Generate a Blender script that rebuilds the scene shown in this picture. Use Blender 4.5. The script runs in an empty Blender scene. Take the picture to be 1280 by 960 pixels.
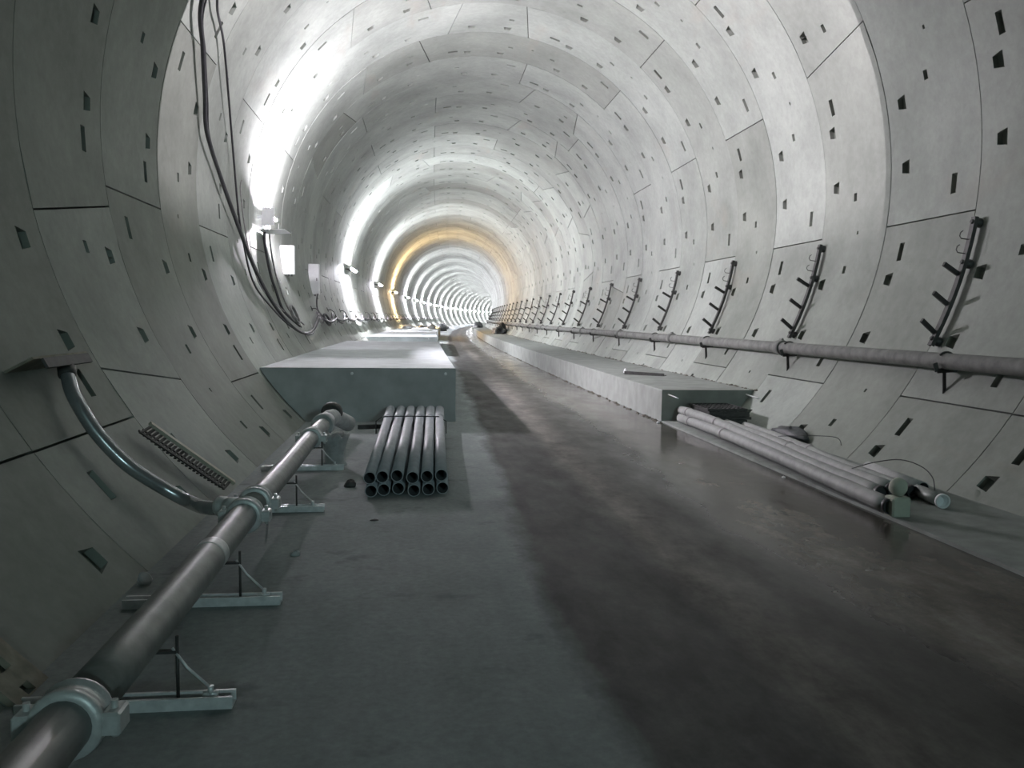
import bpy, math, random
from mathutils import Vector, Matrix
random.seed(7)
PI = math.pi
R = 4.8                    # inner radius of the lining (m)
ZC = 3.49                  # height of the tunnel axis above the floor
RC = 1371.0                # radius of the gentle right-hand curve
RL = 1.8324                # ring length
D0 = 7.164                 # first ring joint in view
col = bpy.context.scene.collection

def W(x, d, z):
    a = d / RC
    return Vector((RC - (RC - x) * math.cos(a), (RC - x) * math.sin(a), z))
def P(ang, r, d):          # polar tunnel coordinates (degrees from the crown, + right) -> local
    a = math.radians(ang)
    return (r * math.sin(a), d, ZC + r * math.cos(a))
def ringd(n): return D0 + n * RL

# ------------------------------------------------------------------ materials
def nt(name):
    m = bpy.data.materials.new(name); m.use_nodes = True
    n = m.node_tree; b = n.nodes['Principled BSDF']
    return m, n, b
def N(n, t, **k):
    o = n.nodes.new(t)
    for a, v in k.items(): setattr(o, a, v)
    return o
def ramp(n, src, stops):
    r = N(n, 'ShaderNodeValToRGB'); e = r.color_ramp.elements
    while len(e) < len(stops): e.new(0.5)
    for i, (p, c) in enumerate(stops):
        e[i].position = p; e[i].color = (*c, 1) if len(c) == 3 else (c[0], c[0], c[0], 1)
    n.links.new(src, r.inputs[0]); return r.outputs[0]
def noise(n, vec, scale, detail=4, rough=0.55):
    t = N(n, 'ShaderNodeTexNoise'); t.inputs['Scale'].default_value = scale
    t.inputs['Detail'].default_value = detail; t.inputs['Roughness'].default_value = rough
    n.links.new(vec, t.inputs['Vector']); return t.outputs['Fac']
def mix(n, f, a, b, mode='MIX'):
    m = N(n, 'ShaderNodeMix', data_type='RGBA', blend_type=mode)
    for s, v in ((m.inputs[0], f), (m.inputs[6], a), (m.inputs[7], b)):
        if hasattr(v, 'is_linked') or hasattr(v, 'links'): n.links.new(v, s)
        elif isinstance(v, (int, float)): s.default_value = v
        else: s.default_value = (*v, 1)
    return m.outputs[2]
def mapvec(n, vec, sc):
    m = N(n, 'ShaderNodeMapping'); m.inputs['Scale'].default_value = sc
    n.links.new(vec, m.inputs['Vector']); return m.outputs[0]
def bump(n, b, h, strength, dist=0.01):
    u = N(n, 'ShaderNodeBump'); u.inputs['Strength'].default_value = strength; u.inputs['Distance'].default_value = dist
    n.links.new(h, u.inputs['Height']); n.links.new(u.outputs[0], b.inputs['Normal'])
def simple(name, c, rough=0.6, metal=0.0, var=0.25, scale=14, bumpk=0.15):
    m, n, b = nt(name); g = N(n, 'ShaderNodeNewGeometry').outputs['Position']
    f = noise(n, g, scale, 5)
    d = tuple(x * (1 - var) for x in c); l = tuple(min(1, x * (1 + var)) for x in c)
    n.links.new(ramp(n, f, [(0.3, d), (0.7, l)]), b.inputs['Base Color'])
    b.inputs['Roughness'].default_value = rough; b.inputs['Metallic'].default_value = metal
    if bumpk: bump(n, b, noise(n, g, scale * 4, 3), bumpk, 0.005)
    return m

def lining_mat():
    m, n, b = nt('lining_concrete'); g = N(n, 'ShaderNodeNewGeometry').outputs['Position']
    at = N(n, 'ShaderNodeAttribute', attribute_name='tone')
    base = ramp(n, noise(n, g, 0.7, 6, 0.6), [(0.25, (0.215, 0.237, 0.215)), (0.55, (0.318, 0.347, 0.315)), (0.85, (0.412, 0.445, 0.405))])
    fine = ramp(n, noise(n, g, 9, 6, 0.7), [(0.3, (0.82,) * 3), (0.7, (1.0,) * 3)])
    c = mix(n, 1.0, base, fine, 'MULTIPLY')
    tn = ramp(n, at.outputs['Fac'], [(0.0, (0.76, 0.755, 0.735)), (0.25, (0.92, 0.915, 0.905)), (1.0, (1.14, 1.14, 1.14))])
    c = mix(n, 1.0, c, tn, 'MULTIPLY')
    # brown seepage stains and pale streaks, stretched round the ring
    st = ramp(n, noise(n, mapvec(n, g, (1.6, 0.35, 0.5)), 1.1, 5), [(0.60, (0, 0, 0)), (0.74, (1, 1, 1))])
    stf = N(n, 'ShaderNodeMath', operation='MULTIPLY'); stf.inputs[1].default_value = 0.35; n.links.new(st, stf.inputs[0])
    c = mix(n, stf.outputs[0], c, (0.30, 0.26, 0.21))
    n.links.new(c, b.inputs['Base Color'])
    b.inputs['Roughness'].default_value = 0.62
    b.inputs['Specular IOR Level'].default_value = 0.35
    bump(n, b, noise(n, g, 30, 4), 0.25, 0.004)
    return m
def floor_mat():
    m, n, b = nt('floor_concrete'); g = N(n, 'ShaderNodeNewGeometry').outputs['Position']
    lane = N(n, 'ShaderNodeAttribute', attribute_name='lane').outputs['Fac']   # tunnel x in metres
    def add(a, bb, k):
        u = N(n, 'ShaderNodeMath', operation='MULTIPLY_ADD'); n.links.new(bb, u.inputs[0]); u.inputs[1].default_value = k
        if hasattr(a, 'links'): n.links.new(a, u.inputs[2])
        else: u.inputs[2].default_value = a
        return u.outputs[0]
    w = noise(n, mapvec(n, g, (1, 0.35, 1)), 1.5, 5, 0.6)
    w2 = noise(n, mapvec(n, g, (1, 0.12, 1)), 1.1, 3, 0.5)
    x = add(add(lane, w, 0.42), w2, 0.5)             # wobbly edge of the wet lane
    sc = N(n, 'ShaderNodeMapRange'); n.links.new(x, sc.inputs[0]); sc.inputs[1].default_value = -4; sc.inputs[2].default_value = 4
    X = sc.outputs[0]
    def p(v): return (v + 0.46 + 4) / 8
    dry = (0.30, 0.335, 0.335)
    c = ramp(n, X, [(p(-0.86), dry), (p(-0.70), (0.075, 0.076, 0.073)), (p(-0.15), (0.060, 0.060, 0.058)), (p(0.12), (0.15, 0.14, 0.125)),
                    (p(0.45), (0.07, 0.068, 0.062)), (p(0.85), (0.05, 0.048, 0.044)), (p(1.25), (0.15, 0.135, 0.115)), (p(2.0), (0.11, 0.10, 0.086)), (p(2.25), (0.09, 0.085, 0.075))])
    m1 = ramp(n, noise(n, mapvec(n, g, (1, 0.45, 1)), 2.6, 8, 0.7), [(0.34, (0.42,) * 3), (0.5, (0.92,) * 3), (0.66, (1.5,) * 3)])
    m1s = ramp(n, X, [(p(-0.95), (0.25,) * 3), (p(-0.65), (1.0,) * 3)])
    m2 = ramp(n, noise(n, g, 22, 5, 0.7), [(0.3, (0.82,) * 3), (0.7, (1.08,) * 3)])
    m1 = mix(n, m1s, (1, 1, 1), m1)
    # damp patches on the dry side
    pt = ramp(n, noise(n, mapvec(n, g, (1.2, 1.6, 1)), 1.5, 4, 0.6), [(0.60, (1, 1, 1)), (0.72, (0.62,) * 3)])
    c = mix(n, 1.0, mix(n, 1.0, mix(n, 1.0, c, m1, 'MULTIPLY'), m2, 'MULTIPLY'), pt, 'MULTIPLY')
    n.links.new(c, b.inputs['Base Color'])
    r = ramp(n, X, [(p(-0.9), (0.85,) * 3), (p(-0.6), (0.62,) * 3), (p(0.1), (0.60,) * 3), (p(0.6), (0.42,) * 3), (p(1.0), (0.17,) * 3), (p(2.2), (0.10,) * 3)])
    rr = N(n, 'ShaderNodeMath', operation='MULTIPLY_ADD'); n.links.new(noise(n, mapvec(n, g, (1, 0.4, 1)), 2.0, 5, .65), rr.inputs[0]); rr.inputs[1].default_value = 0.5
    rs = N(n, 'ShaderNodeMath', operation='ADD'); n.links.new(r, rs.inputs[0]); rs.inputs[1].default_value = -0.22
    n.links.new(rs.outputs[0], rr.inputs[2]); n.links.new(rr.outputs[0], b.inputs['Roughness'])
    b.inputs['Specular IOR Level'].default_value = 0.32
    bump(n, b, noise(n, mapvec(n, g, (1, 0.5, 1)), 7, 6), 0.16, 0.01)
    return m
M = {}
M['lining'] = lining_mat(); M['floor'] = floor_mat()
M['groove'] = simple('joint_gasket', (0.09, 0.09, 0.085), 0.9)
M['strip'] = simple('kerb_concrete', (0.24, 0.26, 0.245), 0.8, 0, 0.2, 5)
M['block'] = simple('plinth_concrete', (0.42, 0.455, 0.46), 0.8, 0, 0.14, 3)
M['walk'] = simple('walkway_concrete', (0.27, 0.29, 0.27), 0.8, 0, 0.16, 3)
M['galv'] = simple('galvanised_steel', (0.72, 0.74, 0.75), 0.4, 0.35, 0.15, 20)
M['darksteel'] = simple('dark_steel', (0.07, 0.07, 0.068), 0.55, 0.5)
M['rail'] = simple('zinc_rail', (0.36, 0.38, 0.37), 0.5, 0.35)
M['pipe'] = simple('dusty_pipe', (0.22, 0.235, 0.225), 0.42, 0.3, 0.25, 8)
M['stackpipe'] = simple('grey_plastic_pipe', (0.36, 0.39, 0.42), 0.5, 0, 0.12, 6)
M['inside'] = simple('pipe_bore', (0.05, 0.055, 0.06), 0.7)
M['wallpipe'] = simple('dull_wall_pipe', (0.15, 0.155, 0.145), 0.75, 0.0, 0.3, 7)
M['palebar'] = simple('pale_bar', (0.55, 0.53, 0.44), 0.6, 0, .1)
M['wrap'] = simple('wrapped_pipe', (0.33, 0.34, 0.33), 0.6, 0, 0.15, 9)
M['clamp'] = simple('cast_clamp', (0.60, 0.62, 0.62), 0.42, 0.3, 0.15, 25)
M['cable'] = simple('cable_rubber', (0.05, 0.05, 0.055), 0.5, 0)
M['cablegrey'] = simple('cable_grey', (0.28, 0.27, 0.27), 0.5, 0)
M['black'] = simple('black_plastic', (0.02, 0.02, 0.022), 0.5)
M['white'] = simple('white_enclosure', (0.75, 0.76, 0.77), 0.45, 0, 0.04)
M['foam'] = simple('pale_foam', (0.47, 0.50, 0.42), 0.8, 0, 0.08)
M['bucket'] = simple('dusty_bucket', (0.40, 0.42, 0.42), 0.7, 0, 0.2)
M['tarp'] = simple('dark_tarpaulin', (0.06, 0.066, 0.07), 0.5, 0, 0.3)
M['wood'] = simple('dusty_board', (0.24, 0.225, 0.18), 0.8, 0, 0.25)
M['mud'] = simple('mud', (0.13, 0.12, 0.10), 0.85, 0, 0.3)
def emit(name, c, s):
    m, n, b = nt(name); b.inputs['Base Color'].default_value = (0.8, 0.8, 0.8, 1)
    b.inputs['Emission Color'].default_value = (*c, 1); b.inputs['Emission Strength'].default_value = s
    return m
LAMP = 8700.0
M['tube'] = emit('lit_tube_cool', (0.98, 0.905, 1.0), LAMP)
M['tube_far'] = emit('lit_tube_far', (0.95, 0.915, 1.0), LAMP * 0.36)
M['tube_warm'] = emit('lit_tube_amber', (1.0, 0.66, 0.36), LAMP * 0.36)
FLOOD = 1750.0
M['fill'] = emit('lit_fill_panel', (0.66, 0.96, 0.98), 1200.0)  # glow of the added fill lamp behind the camera

# ------------------------------------------------------------------ mesh builder (local tunnel coordinates)
class MB:
    def __init__(s): s.v = []; s.f = []; s.sm = []; s.mi = []
    def add(s, vs, fs, smooth=False, mi=0):
        o = len(s.v); s.v += [tuple(v) for v in vs]
        for f in fs: s.f.append([o + i for i in f]); s.sm.append(smooth); s.mi.append(mi)
        return s
    def hexa(s, c, mi=0):     # 8 corners: bottom 0-3, top 4-7
        return s.add(c, [(0, 3, 2, 1), (4, 5, 6, 7), (0, 1, 5, 4), (1, 2, 6, 5), (2, 3, 7, 6), (3, 0, 4, 7)], False, mi)
    def box(s, x0, x1, d0, d1, z0, z1, mi=0):
        return s.hexa([(x0, d0, z0), (x1, d0, z0), (x1, d1, z0), (x0, d1, z0), (x0, d0, z1), (x1, d0, z1), (x1, d1, z1), (x0, d1, z1)], mi)
    def bevbox(s, x0, x1, d0, d1, z0, z1, b=0.01):
        # box with chamfered vertical and top edges
        def loop(i, z): return [(x0 + i, d0, z), (x1 - i, d0, z), (x1, d0 + i, z), (x1, d1 - i, z), (x1 - i, d1, z), (x0 + i, d1, z), (x0, d1 - i, z), (x0, d0 + i, z)]
        L = [loop(b, z0), loop(b, z1 - b)]
        top = [(x0 + b, d0 + b, z1), (x1 - b, d0 + b, z1), (x1 - b, d0 + b, z1), (x1 - b, d1 - b, z1), (x1 - b, d1 - b, z1), (x0 + b, d1 - b, z1), (x0 + b, d1 - b, z1), (x0 + b, d0 + b, z1)]
        vs = L[0] + L[1] + top; f = []
        for k in range(2):
            for i in range(8): f.append((k * 8 + i, k * 8 + (i + 1) % 8, k * 8 + 8 + (i + 1) % 8, k * 8 + 8 + i))
        f.append(tuple(range(16, 24))); f.append(tuple(range(7, -1, -1)))
        return s.add(vs, f)
    def bar(s, a, b, w, h, up=(0, 0, 1), mi=0):    # rectangular bar between two points
        a = Vector(a); b = Vector(b); t = (b - a).normalized(); u = Vector(up); sd = t.cross(u)
        if sd.length < 1e-4: sd = t.cross(Vector((1, 0, 0)))
        sd.normalize(); u = sd.cross(t); sd = sd * w / 2; u = u * h / 2
        c = [p + q for p in (a, b) for q in (-sd - u, sd - u, sd + u, -sd + u)]
        return s.add(c, [(0, 1, 2, 3), (7, 6, 5, 4), (0, 4, 5, 1), (1, 5, 6, 2), (2, 6, 7, 3), (3, 7, 4, 0)], False, mi)
    def tube(s, pts, r, n=12, caps=True, mi=0):
        pts = [Vector(p) for p in pts]; rs = r if isinstance(r, (list, tuple)) else [r] * len(pts)
        o = len(s.v); t0 = (pts[1] - pts[0]).normalized()
        u = t0.cross(Vector((0, 0, 1)));
        if u.length < 1e-3: u = t0.cross(Vector((1, 0, 0)))
        u.normalize()
        for i, p in enumerate(pts):
            t = (pts[min(i + 1, len(pts) - 1)] - pts[max(i - 1, 0)]).normalized()
            u = (u - t * u.dot(t)).normalized(); w = t.cross(u)
            for k in range(n):
                a = 2 * PI * k / n; s.v.append(tuple(p + (u * math.cos(a) + w * math.sin(a)) * rs[i]))
        for i in range(len(pts) - 1):
            for k in range(n):
                s.f.append([o + i * n + k, o + i * n + (k + 1) % n, o + (i + 1) * n + (k + 1) % n, o + (i + 1) * n + k]); s.sm.append(True); s.mi.append(mi)
        if caps:
            s.f.append([o + k for k in range(n)][::-1]); s.f.append([o + (len(pts) - 1) * n + k for k in range(n)])
            s.sm += [False, False]; s.mi += [mi, mi]
        return s
    def hollow(s, a, b, r, t, n=20, mi_in=1):     # open pipe with wall thickness t
        a = Vector(a); b = Vector(b); ax = (b - a).normalized(); u = ax.cross(Vector((0, 0, 1))).normalized(); w = ax.cross(u)
        prof = [(0, r - t, 0), (0, r, 0), (1, r, 0), (1, r - t, 0)]
        o = len(s.v)
        for e, rr, _ in prof:
            c = a if e == 0 else b
            for k in range(n):
                q = 2 * PI * k / n; s.v.append(tuple(c + (u * math.cos(q) + w * math.sin(q)) * rr))
        for j in range(4):
            jn = (j + 1) % 4
            for k in range(n):
                s.f.append([o + j * n + k, o + j * n + (k + 1) % n, o + jn * n + (k + 1) % n, o + jn * n + k])
                s.sm.append(j in (1, 3)); s.mi.append(mi_in if j == 3 else 0)
        return s
    def lathe(s, c, axis, prof, n=20, mi=0, smooth=True):   # prof: (distance along axis, radius)
        a = Vector(axis).normalized(); u = a.cross(Vector((0, 0, 1)))
        if u.length < 1e-3: u = a.cross(Vector((1, 0, 0)))
        u.normalize(); w = a.cross(u); c = Vector(c); o = len(s.v)
        for h, r in prof:
            for k in range(n):
                q = 2 * PI * k / n; s.v.append(tuple(c + a * h + (u * math.cos(q) + w * math.sin(q)) * r))
        for j in range(len(prof) - 1):
            for k in range(n):
                s.f.append([o + j * n + k, o + j * n + (k + 1) % n, o + (j + 1) * n + (k + 1) % n, o + (j + 1) * n + k]); s.sm.append(smooth); s.mi.append(mi)
        s.f.append([o + k for k in range(n)][::-1]); s.f.append([o + (len(prof) - 1) * n + k for k in range(n)]); s.sm += [False, False]; s.mi += [mi, mi]
        return s
    def lump(s, c, sx, sy, sz, seed=0, k=0.25, n=14, m=8, flat=True):
        rnd = random.Random(seed); ph = [rnd.uniform(0, 6.28) for _ in range(6)]; o = len(s.v)
        for j in range(m + 1):
            t = PI * j / m
            for i in range(n):
                q = 2 * PI * i / n
                rr = 1 + k * (math.sin(3 * q + ph[0]) * math.sin(2 * t + ph[1]) * .5 + math.sin(5 * q + ph[2] + 3 * t) * .3 + math.sin(2 * q + ph[3]) * .4 + .25 * math.sin(7 * t + ph[4] + 4 * q))
                z = math.cos(t) * rr
                if flat: z = max(z, -0.25)
                s.v.append((c[0] + sx * math.sin(t) * math.cos(q) * rr, c[1] + sy * math.sin(t) * math.sin(q) * rr, c[2] + sz * z))
        for j in range(m):
            for i in range(n):
                s.f.append([o + j * n + i, o + (j + 1) * n + i, o + (j + 1) * n + (i + 1) % n, o + j * n + (i + 1) % n]); s.sm.append(True); s.mi.append(0)
        return s
    def build(s, name, mats, parent=None, org=None, attr=None):
        if not isinstance(mats, (list, tuple)): mats = [mats]
        me = bpy.data.meshes.new(name)
        if org is None and parent is not None: L = Vector(parent.get('_o'))
        elif org is not None: L = W(*org)
        else: L = Vector((0, 0, 0))
        me.from_pydata([tuple(W(*v) - L) for v in s.v], [], s.f)
        for m in mats: me.materials.append(m)
        me.polygons.foreach_set('use_smooth', s.sm); me.polygons.foreach_set('material_index', s.mi)
        if attr:
            a = me.attributes.new(attr[0], 'FLOAT', 'FACE' if len(attr[1]) == len(s.f) else 'POINT'); a.data.foreach_set('value', attr[1])
        me.update()
        o = bpy.data.objects.new(name, me); col.objects.link(o)
        o['_o'] = tuple(L)
        if parent is not None: o.parent = parent
        else: o.location = L
        return o
def child(o):       # make a sub-part possible
    return o
def thing(name, label, cat, org, group=None):
    e = bpy.data.objects.new(name, None); e.empty_display_size = 0.1; col.objects.link(e)
    L = W(*org); e.location = L; e['_o'] = tuple(L); e['label'] = label; e['category'] = cat
    if group: e['group'] = group
    return e
def tag(o, label, cat, group=None, kind=None):
    o['label'] = label; o['category'] = cat
    if group: o['group'] = group
    if kind: o['kind'] = kind
    return o
def part(mb, name, mats, parent, label=None):
    o = mb.build(name, mats, parent)
    o.location = (0, 0, 0)
    if label: o['label'] = label
    return o
def copytree(o, org, from_d, label=None, group=None):
    r = o.copy(); col.objects.link(r); r.location = W(*org); r.rotation_euler = (0, 0, -(org[1] - from_d) / RC)
    if label: r['label'] = label
    if group: r['group'] = group
    for ch in o.children:
        c = ch.copy(); c.parent = r; col.objects.link(c)
        for g in ch.children:
            q = g.copy(); q.parent = c; col.objects.link(q)
    return r

# ------------------------------------------------------------------ lining: rings of precast segments
KEY = {-1: 0, 0: -110.8, 1: -27.7, 2: 55.4, 3: -27.7, 4: 0, 5: -27.7, 6: 0, 7: -27.7, 8: -55.4, 9: 27.7, 10: 110.8, 11: 27.7, 12: 55.4, 13: 83.1, 14: 55.4}
def clip(a): return (a + 180) % 360 - 180
lin = {'wall_left': (MB(), []), 'wall_right': (MB(), []), 'ceiling': (MB(), [])}
def panel(mb, tone, tv, n, aL, aR, c, nv, detail, half, roff):
    """one segment: aL(v), aR(v) give its edges in degrees; pockets are recessed wells."""
    g = math.degrees(0.009 / R); d0 = ringd(n); e = 0.006 / RL if detail < 3 else 0
    if detail == 3: g = 0
    vs_breaks = [e, 1 - e]; us = []
    wells = []
    if detail < 3:
        for k in half:      # bolt pockets near the far joint (centre, half-angle, v0, v1, depth0, depth1)
            for s in (-4.95, 4.95): wells.append((k + s, 1.1, .77, .86, .12, .064))
        wide = len(half) > 1
        if wide:
            wells.append((c - 27.7 + 4.5, 1.45, .72, .775, .10, .06)); wells.append((c + 27.7 - 4.5, 1.45, .225, .28, .10, .06))
            if detail < 2:
                wells.append((c - 6.4, .7, .48, .525, .06, .06)); wells.append((c + 6.4, .7, .48, .525, .06, .06)); wells.append((c, .3, .40, .422, .05, .05))
        elif detail < 2: wells.append((c + 5.5, .7, .48, .525, .06, .06))
    def wid(v): return aL(v) + g, aR(v) - g
    # grid lines
    A0 = max(aL(0), aL(1)); A1 = min(aR(0), aR(1))
    wells = [w for w in wells if w[0] - w[1] > A0 + .6 and w[0] + w[1] < A1 - .6]
    br = sorted({round(a, 3) for w in wells for a in (w[0] - w[1], w[0] + w[1])})
    step = 2.8 if detail < 3 else 6.9
    inner = []
    last = A0
    for b in br + [A1]:
        gap = b - last
        m = max(1, int(round(gap / step)))
        for i in range(1, m): inner.append(last + gap * i / m)
        if b != A1: inner.append(b)
        last = b
    nU = len(inner) + 2
    vb = sorted(set([e, 1 - e] + [x for w in wells for x in (w[2], w[3])]))
    o = len(mb.v)
    for v in vb:
        l, r = wid(v)
        for a in [l] + inner + [r]:
            for w in wells:
                if w[5] == .064 and abs(v - w[3]) < 1e-6 and abs(a - w[0]) < w[1] + .01: a = w[0] + (a - w[0]) * .68; break
            mb.v.append(P(a, R + roff, d0 + v * RL)); tv.append(tone)
    def idx(i, j): return o + j * nU + i
    cols = [None] + inner + [None]
    for j in range(len(vb) - 1):
        for i in range(nU - 1):
            hit = None
            if cols[i] is not None and cols[i + 1] is not None:
                am = (cols[i] + cols[i + 1]) / 2; vm = (vb[j] + vb[j + 1]) / 2
                for w in wells:
                    if abs(am - w[0]) < w[1] and w[2] < vm < w[3]: hit = w; break
            q = [idx(i, j), idx(i + 1, j), idx(i + 1, j + 1), idx(i, j + 1)]
            if hit is None:
                mb.f.append(q); mb.sm.append(True); mb.mi.append(0)
            else:
                a0, a1 = cols[i], cols[i + 1]; w = hit; t0 = (vb[j] - w[2]) / (w[3] - w[2]); t1 = (vb[j + 1] - w[2]) / (w[3] - w[2])
                dp0 = w[4] + (w[5] - w[4]) * t0; dp1 = w[4] + (w[5] - w[4]) * t1; sh = (a1 - a0) * .10
                b0 = len(mb.v) + 4; qs = q; q = [b0 - 4, b0 - 3, b0 - 2, b0 - 1]
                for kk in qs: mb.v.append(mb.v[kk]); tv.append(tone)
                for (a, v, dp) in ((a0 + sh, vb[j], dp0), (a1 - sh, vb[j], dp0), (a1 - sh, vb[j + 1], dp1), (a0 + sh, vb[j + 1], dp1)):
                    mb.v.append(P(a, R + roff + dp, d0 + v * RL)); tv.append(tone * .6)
                for f in ([b0, b0 + 1, b0 + 2, b0 + 3], [q[0], q[1], b0 + 1, b0], [q[2], q[3], b0 + 3, b0 + 2], [q[1], q[2], b0 + 2, b0 + 1], [q[3], q[0], b0, b0 + 3]):
                    mb.f.append(f); mb.sm.append(False); mb.mi.append(0)
    if detail < 3:        # returns into the joints
        rim0 = [idx(i, 0) for i in range(nU)] + [idx(nU - 1, j) for j in range(1, len(vb))] + [idx(i, len(vb) - 1) for i in range(nU - 2, -1, -1)] + [idx(0, j) for j in range(len(vb) - 2, 0, -1)]
        rim = list(range(len(mb.v), len(mb.v) + len(rim0)))
        for k in rim0: mb.v.append(mb.v[k]); tv.append(tone)
        b0 = len(mb.v)
        for k in rim:
            x, d, z = mb.v[k]; f = (R + .045) / (R + roff)
            mb.v.append((x * f, d, ZC + (z - ZC) * f)); tv.append(tone)
        m = len(rim)
        for k in range(m):
            mb.f.append([rim[k], b0 + k, b0 + (k + 1) % m, rim[(k + 1) % m]]); mb.sm.append(False); mb.mi.append(0)
NR0, NR1 = -18, 172
for n in range(NR0, NR1):
    kc = KEY.get(n)
    if kc is None: kc = random.choice([-55.4, 0, 55.4, 110.8] if n % 2 == 0 else [-27.7, 27.7, 83.1, -83.1])
    detail = 1 if -1 <= n <= 16 else (2 if -5 <= n <= 45 else 3)
    segs = [(lambda v, k=kc: k - (8.2 + 3.15 * v), lambda v, k=kc: k + (8.2 + 3.15 * v), kc, [kc])]
    for i in range(6):
        c = kc + 13.85 + 27.69 + i * 55.38 - (0 if i else 0)
        lo, hi = c - 27.69, c + 27.69
        fl = (lambda v, k=kc: k + (8.2 + 3.15 * v)) if i == 0 else (lambda v, x=lo: x)
        fr = (lambda v, k=kc: k + 360 - (8.2 + 3.15 * v)) if i == 5 else (lambda v, x=hi: x)
        segs.append((fl, fr, c, [c - 13.85, c + 13.85]))
    for fl, fr, c, half in segs:
        cc = clip(c); sh = cc - c
        if abs(cc) > 165 and detail: 
            if abs(cc) > 175: continue
        key = 'ceiling' if abs(cc) < 48 else ('wall_left' if cc < 0 else 'wall_right')
        mb, tones = lin[key]
        tone = random.random()
        ro = random.uniform(-.004, .004) if n > 1 else 0
        panel(mb, tone, tones, n, (lambda v, f=fl, s=sh: f(v) + s), (lambda v, f=fr, s=sh: f(v) + s), cc, 0, detail, [h + sh for h in half], ro)
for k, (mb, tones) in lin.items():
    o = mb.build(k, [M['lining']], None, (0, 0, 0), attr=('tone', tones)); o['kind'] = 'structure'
# backing seen at the bottom of the joints
mb = MB(); q = [-150 + i * 5 for i in range(61)]
dd = [ringd(NR0) + i * 3.6648 for i in range(int((NR1 - NR0) / 2) + 1)]
for d in dd:
    for a in q: mb.v.append(P(a, R + .13, d))
for j in range(len(dd) - 1):
    for i in range(60): mb.f.append([j * 61 + i, j * 61 + i + 1, (j + 1) * 61 + i + 1, (j + 1) * 61 + i]); mb.sm.append(True); mb.mi.append(0)
o = mb.build('wall_backing', M['groove'], None, (0, 0, 0)); o['kind'] = 'structure'

# floor
mb = MB(); xs = [-3.42 + i * (2.235 + 3.42) / 24 for i in range(25)]; lanes = []
dd = [ringd(NR0) + i * 2 for i in range(int((ringd(NR1) - ringd(NR0)) / 2) + 1)]
for d in dd:
    for x in xs: mb.v.append((x, d, 0)); lanes.append(x - (0.018 * (d - 8) if d > 8 else 0) * (1 if d < 30 else 30 / d * 1.0))
for j in range(len(dd) - 1):
    for i in range(24): mb.f.append([j * 25 + i, j * 25 + i + 1, (j + 1) * 25 + i + 1, (j + 1) * 25 + i]); mb.sm.append(True); mb.mi.append(0)
o = mb.build('floor', M['floor'], None, (0, 0, 0), attr=('lane', lanes)); o['kind'] = 'structure'
mb = MB(); rr = random.Random(3); dk = [ringd(NR0) + i * .5 for i in range(int((12.7 - ringd(NR0)) / .5) + 1)] + [12.75]
for d in dk:
    for x, z in ((2.235 + rr.uniform(-.012, .012), -.02), (2.25, .022), (2.75, .03), (3.45, .035)): mb.v.append((x, d, z))
for j in range(len(dk) - 1):
    for i in range(3): mb.f.append([j * 4 + i, j * 4 + i + 1, j * 4 + i + 5, j * 4 + i + 4]); mb.sm.append(False); mb.mi.append(0)
o = mb.build('trim_1', M['strip'], None, (0, 0, 0)); o['kind'] = 'structure'

# ------------------------------------------------------------------ concrete plinths and walkway
def wx(z): return math.sqrt(R * R - (z - ZC) ** 2)
def block(d0, d1, x1, h, label, stubs, nm='concrete_block'):
    t = thing(nm, label, 'concrete block', (-2.4, d0, 0), 'cast concrete plinths along the left side')
    mb = MB(); b = .012; nd = max(1, int((d1 - d0) / 4)); rows = []
    zs = [0, h * .33, h * .66, h - b]
    for k in range(nd + 1):
        d = d0 + (d1 - d0) * k / nd; st = len(mb.v)
        prof = [(-wx(z) + .01, z) for z in zs] + [(-wx(h) + .03, h), (x1 - b, h), (x1, h - b), (x1, 0)]
        for x, z in prof: mb.v.append((x, d, z))
        rows.append((st, len(prof)))
    for k in range(nd):
        a, m = rows[k]; c, _ = rows[k + 1]
        for i in range(m):
            j = (i + 1) % m; mb.f.append([a + i, a + j, c + j, c + i]); mb.sm.append(False); mb.mi.append(0)
    a, m = rows[0]; mb.f.append([a + i for i in range(m)][::-1]); c, _ = rows[-1]; mb.f.append([c + i for i in range(m)]); mb.sm += [False] * 2; mb.mi += [0] * 2
    part(mb, 'concrete_body', M['block'], t)
    for x in stubs:
        s = MB(); s.tube([(x, d0 + .02, h - .085), (x + .004, d0 - .05, h - .088)], .016, 10); s.lathe((x, d0 - .012, h - .085), (0, 1, 0), [(0, .026), (.012, .026)], 6)
        part(s, 'bolt_stub', M['galv'], t)
    return t
block(12.85, 27.2, -1.015, .829, 'nearest grey concrete block on the left, behind the stacked pipes', [-2.6, -1.17])
block(35.0, 52.0, -1.0, .80, 'second grey concrete block on the left, behind the nearest block', [-1.35])
block(58.0, 72.0, -1.0, .80, 'third concrete block on the left, far down the tunnel past the second block', [])
t = thing('walkway_slab', 'long pale concrete walkway slab along the foot of the right wall', 'concrete slab', (2.236, 12.72, 0))
mb = MB(); rows = []; h = .51; b = .012
ds = [12.72] + [20 + i * 5 for i in range(41)]
for d in ds:
    st = len(mb.v)
    for x, z in [(2.236, 0), (2.236, h - b), (2.236 + b, h), (wx(h) - .0, h), (wx(.3), .3), (wx(0), 0)]: mb.v.append((x, d, z))
    rows.append(st)
for k in range(len(ds) - 1):
    for i in range(6):
        j = (i + 1) % 6; mb.f.append([rows[k] + j, rows[k] + i, rows[k + 1] + i, rows[k + 1] + j]); mb.sm.append(False); mb.mi.append(0)
mb.f.append([rows[0] + i for i in range(6)]); mb.f.append([rows[-1] + i for i in range(5, -1, -1)]); mb.sm += [False] * 2; mb.mi += [0] * 2
part(mb, 'concrete_body', M['walk'], t)
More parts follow.
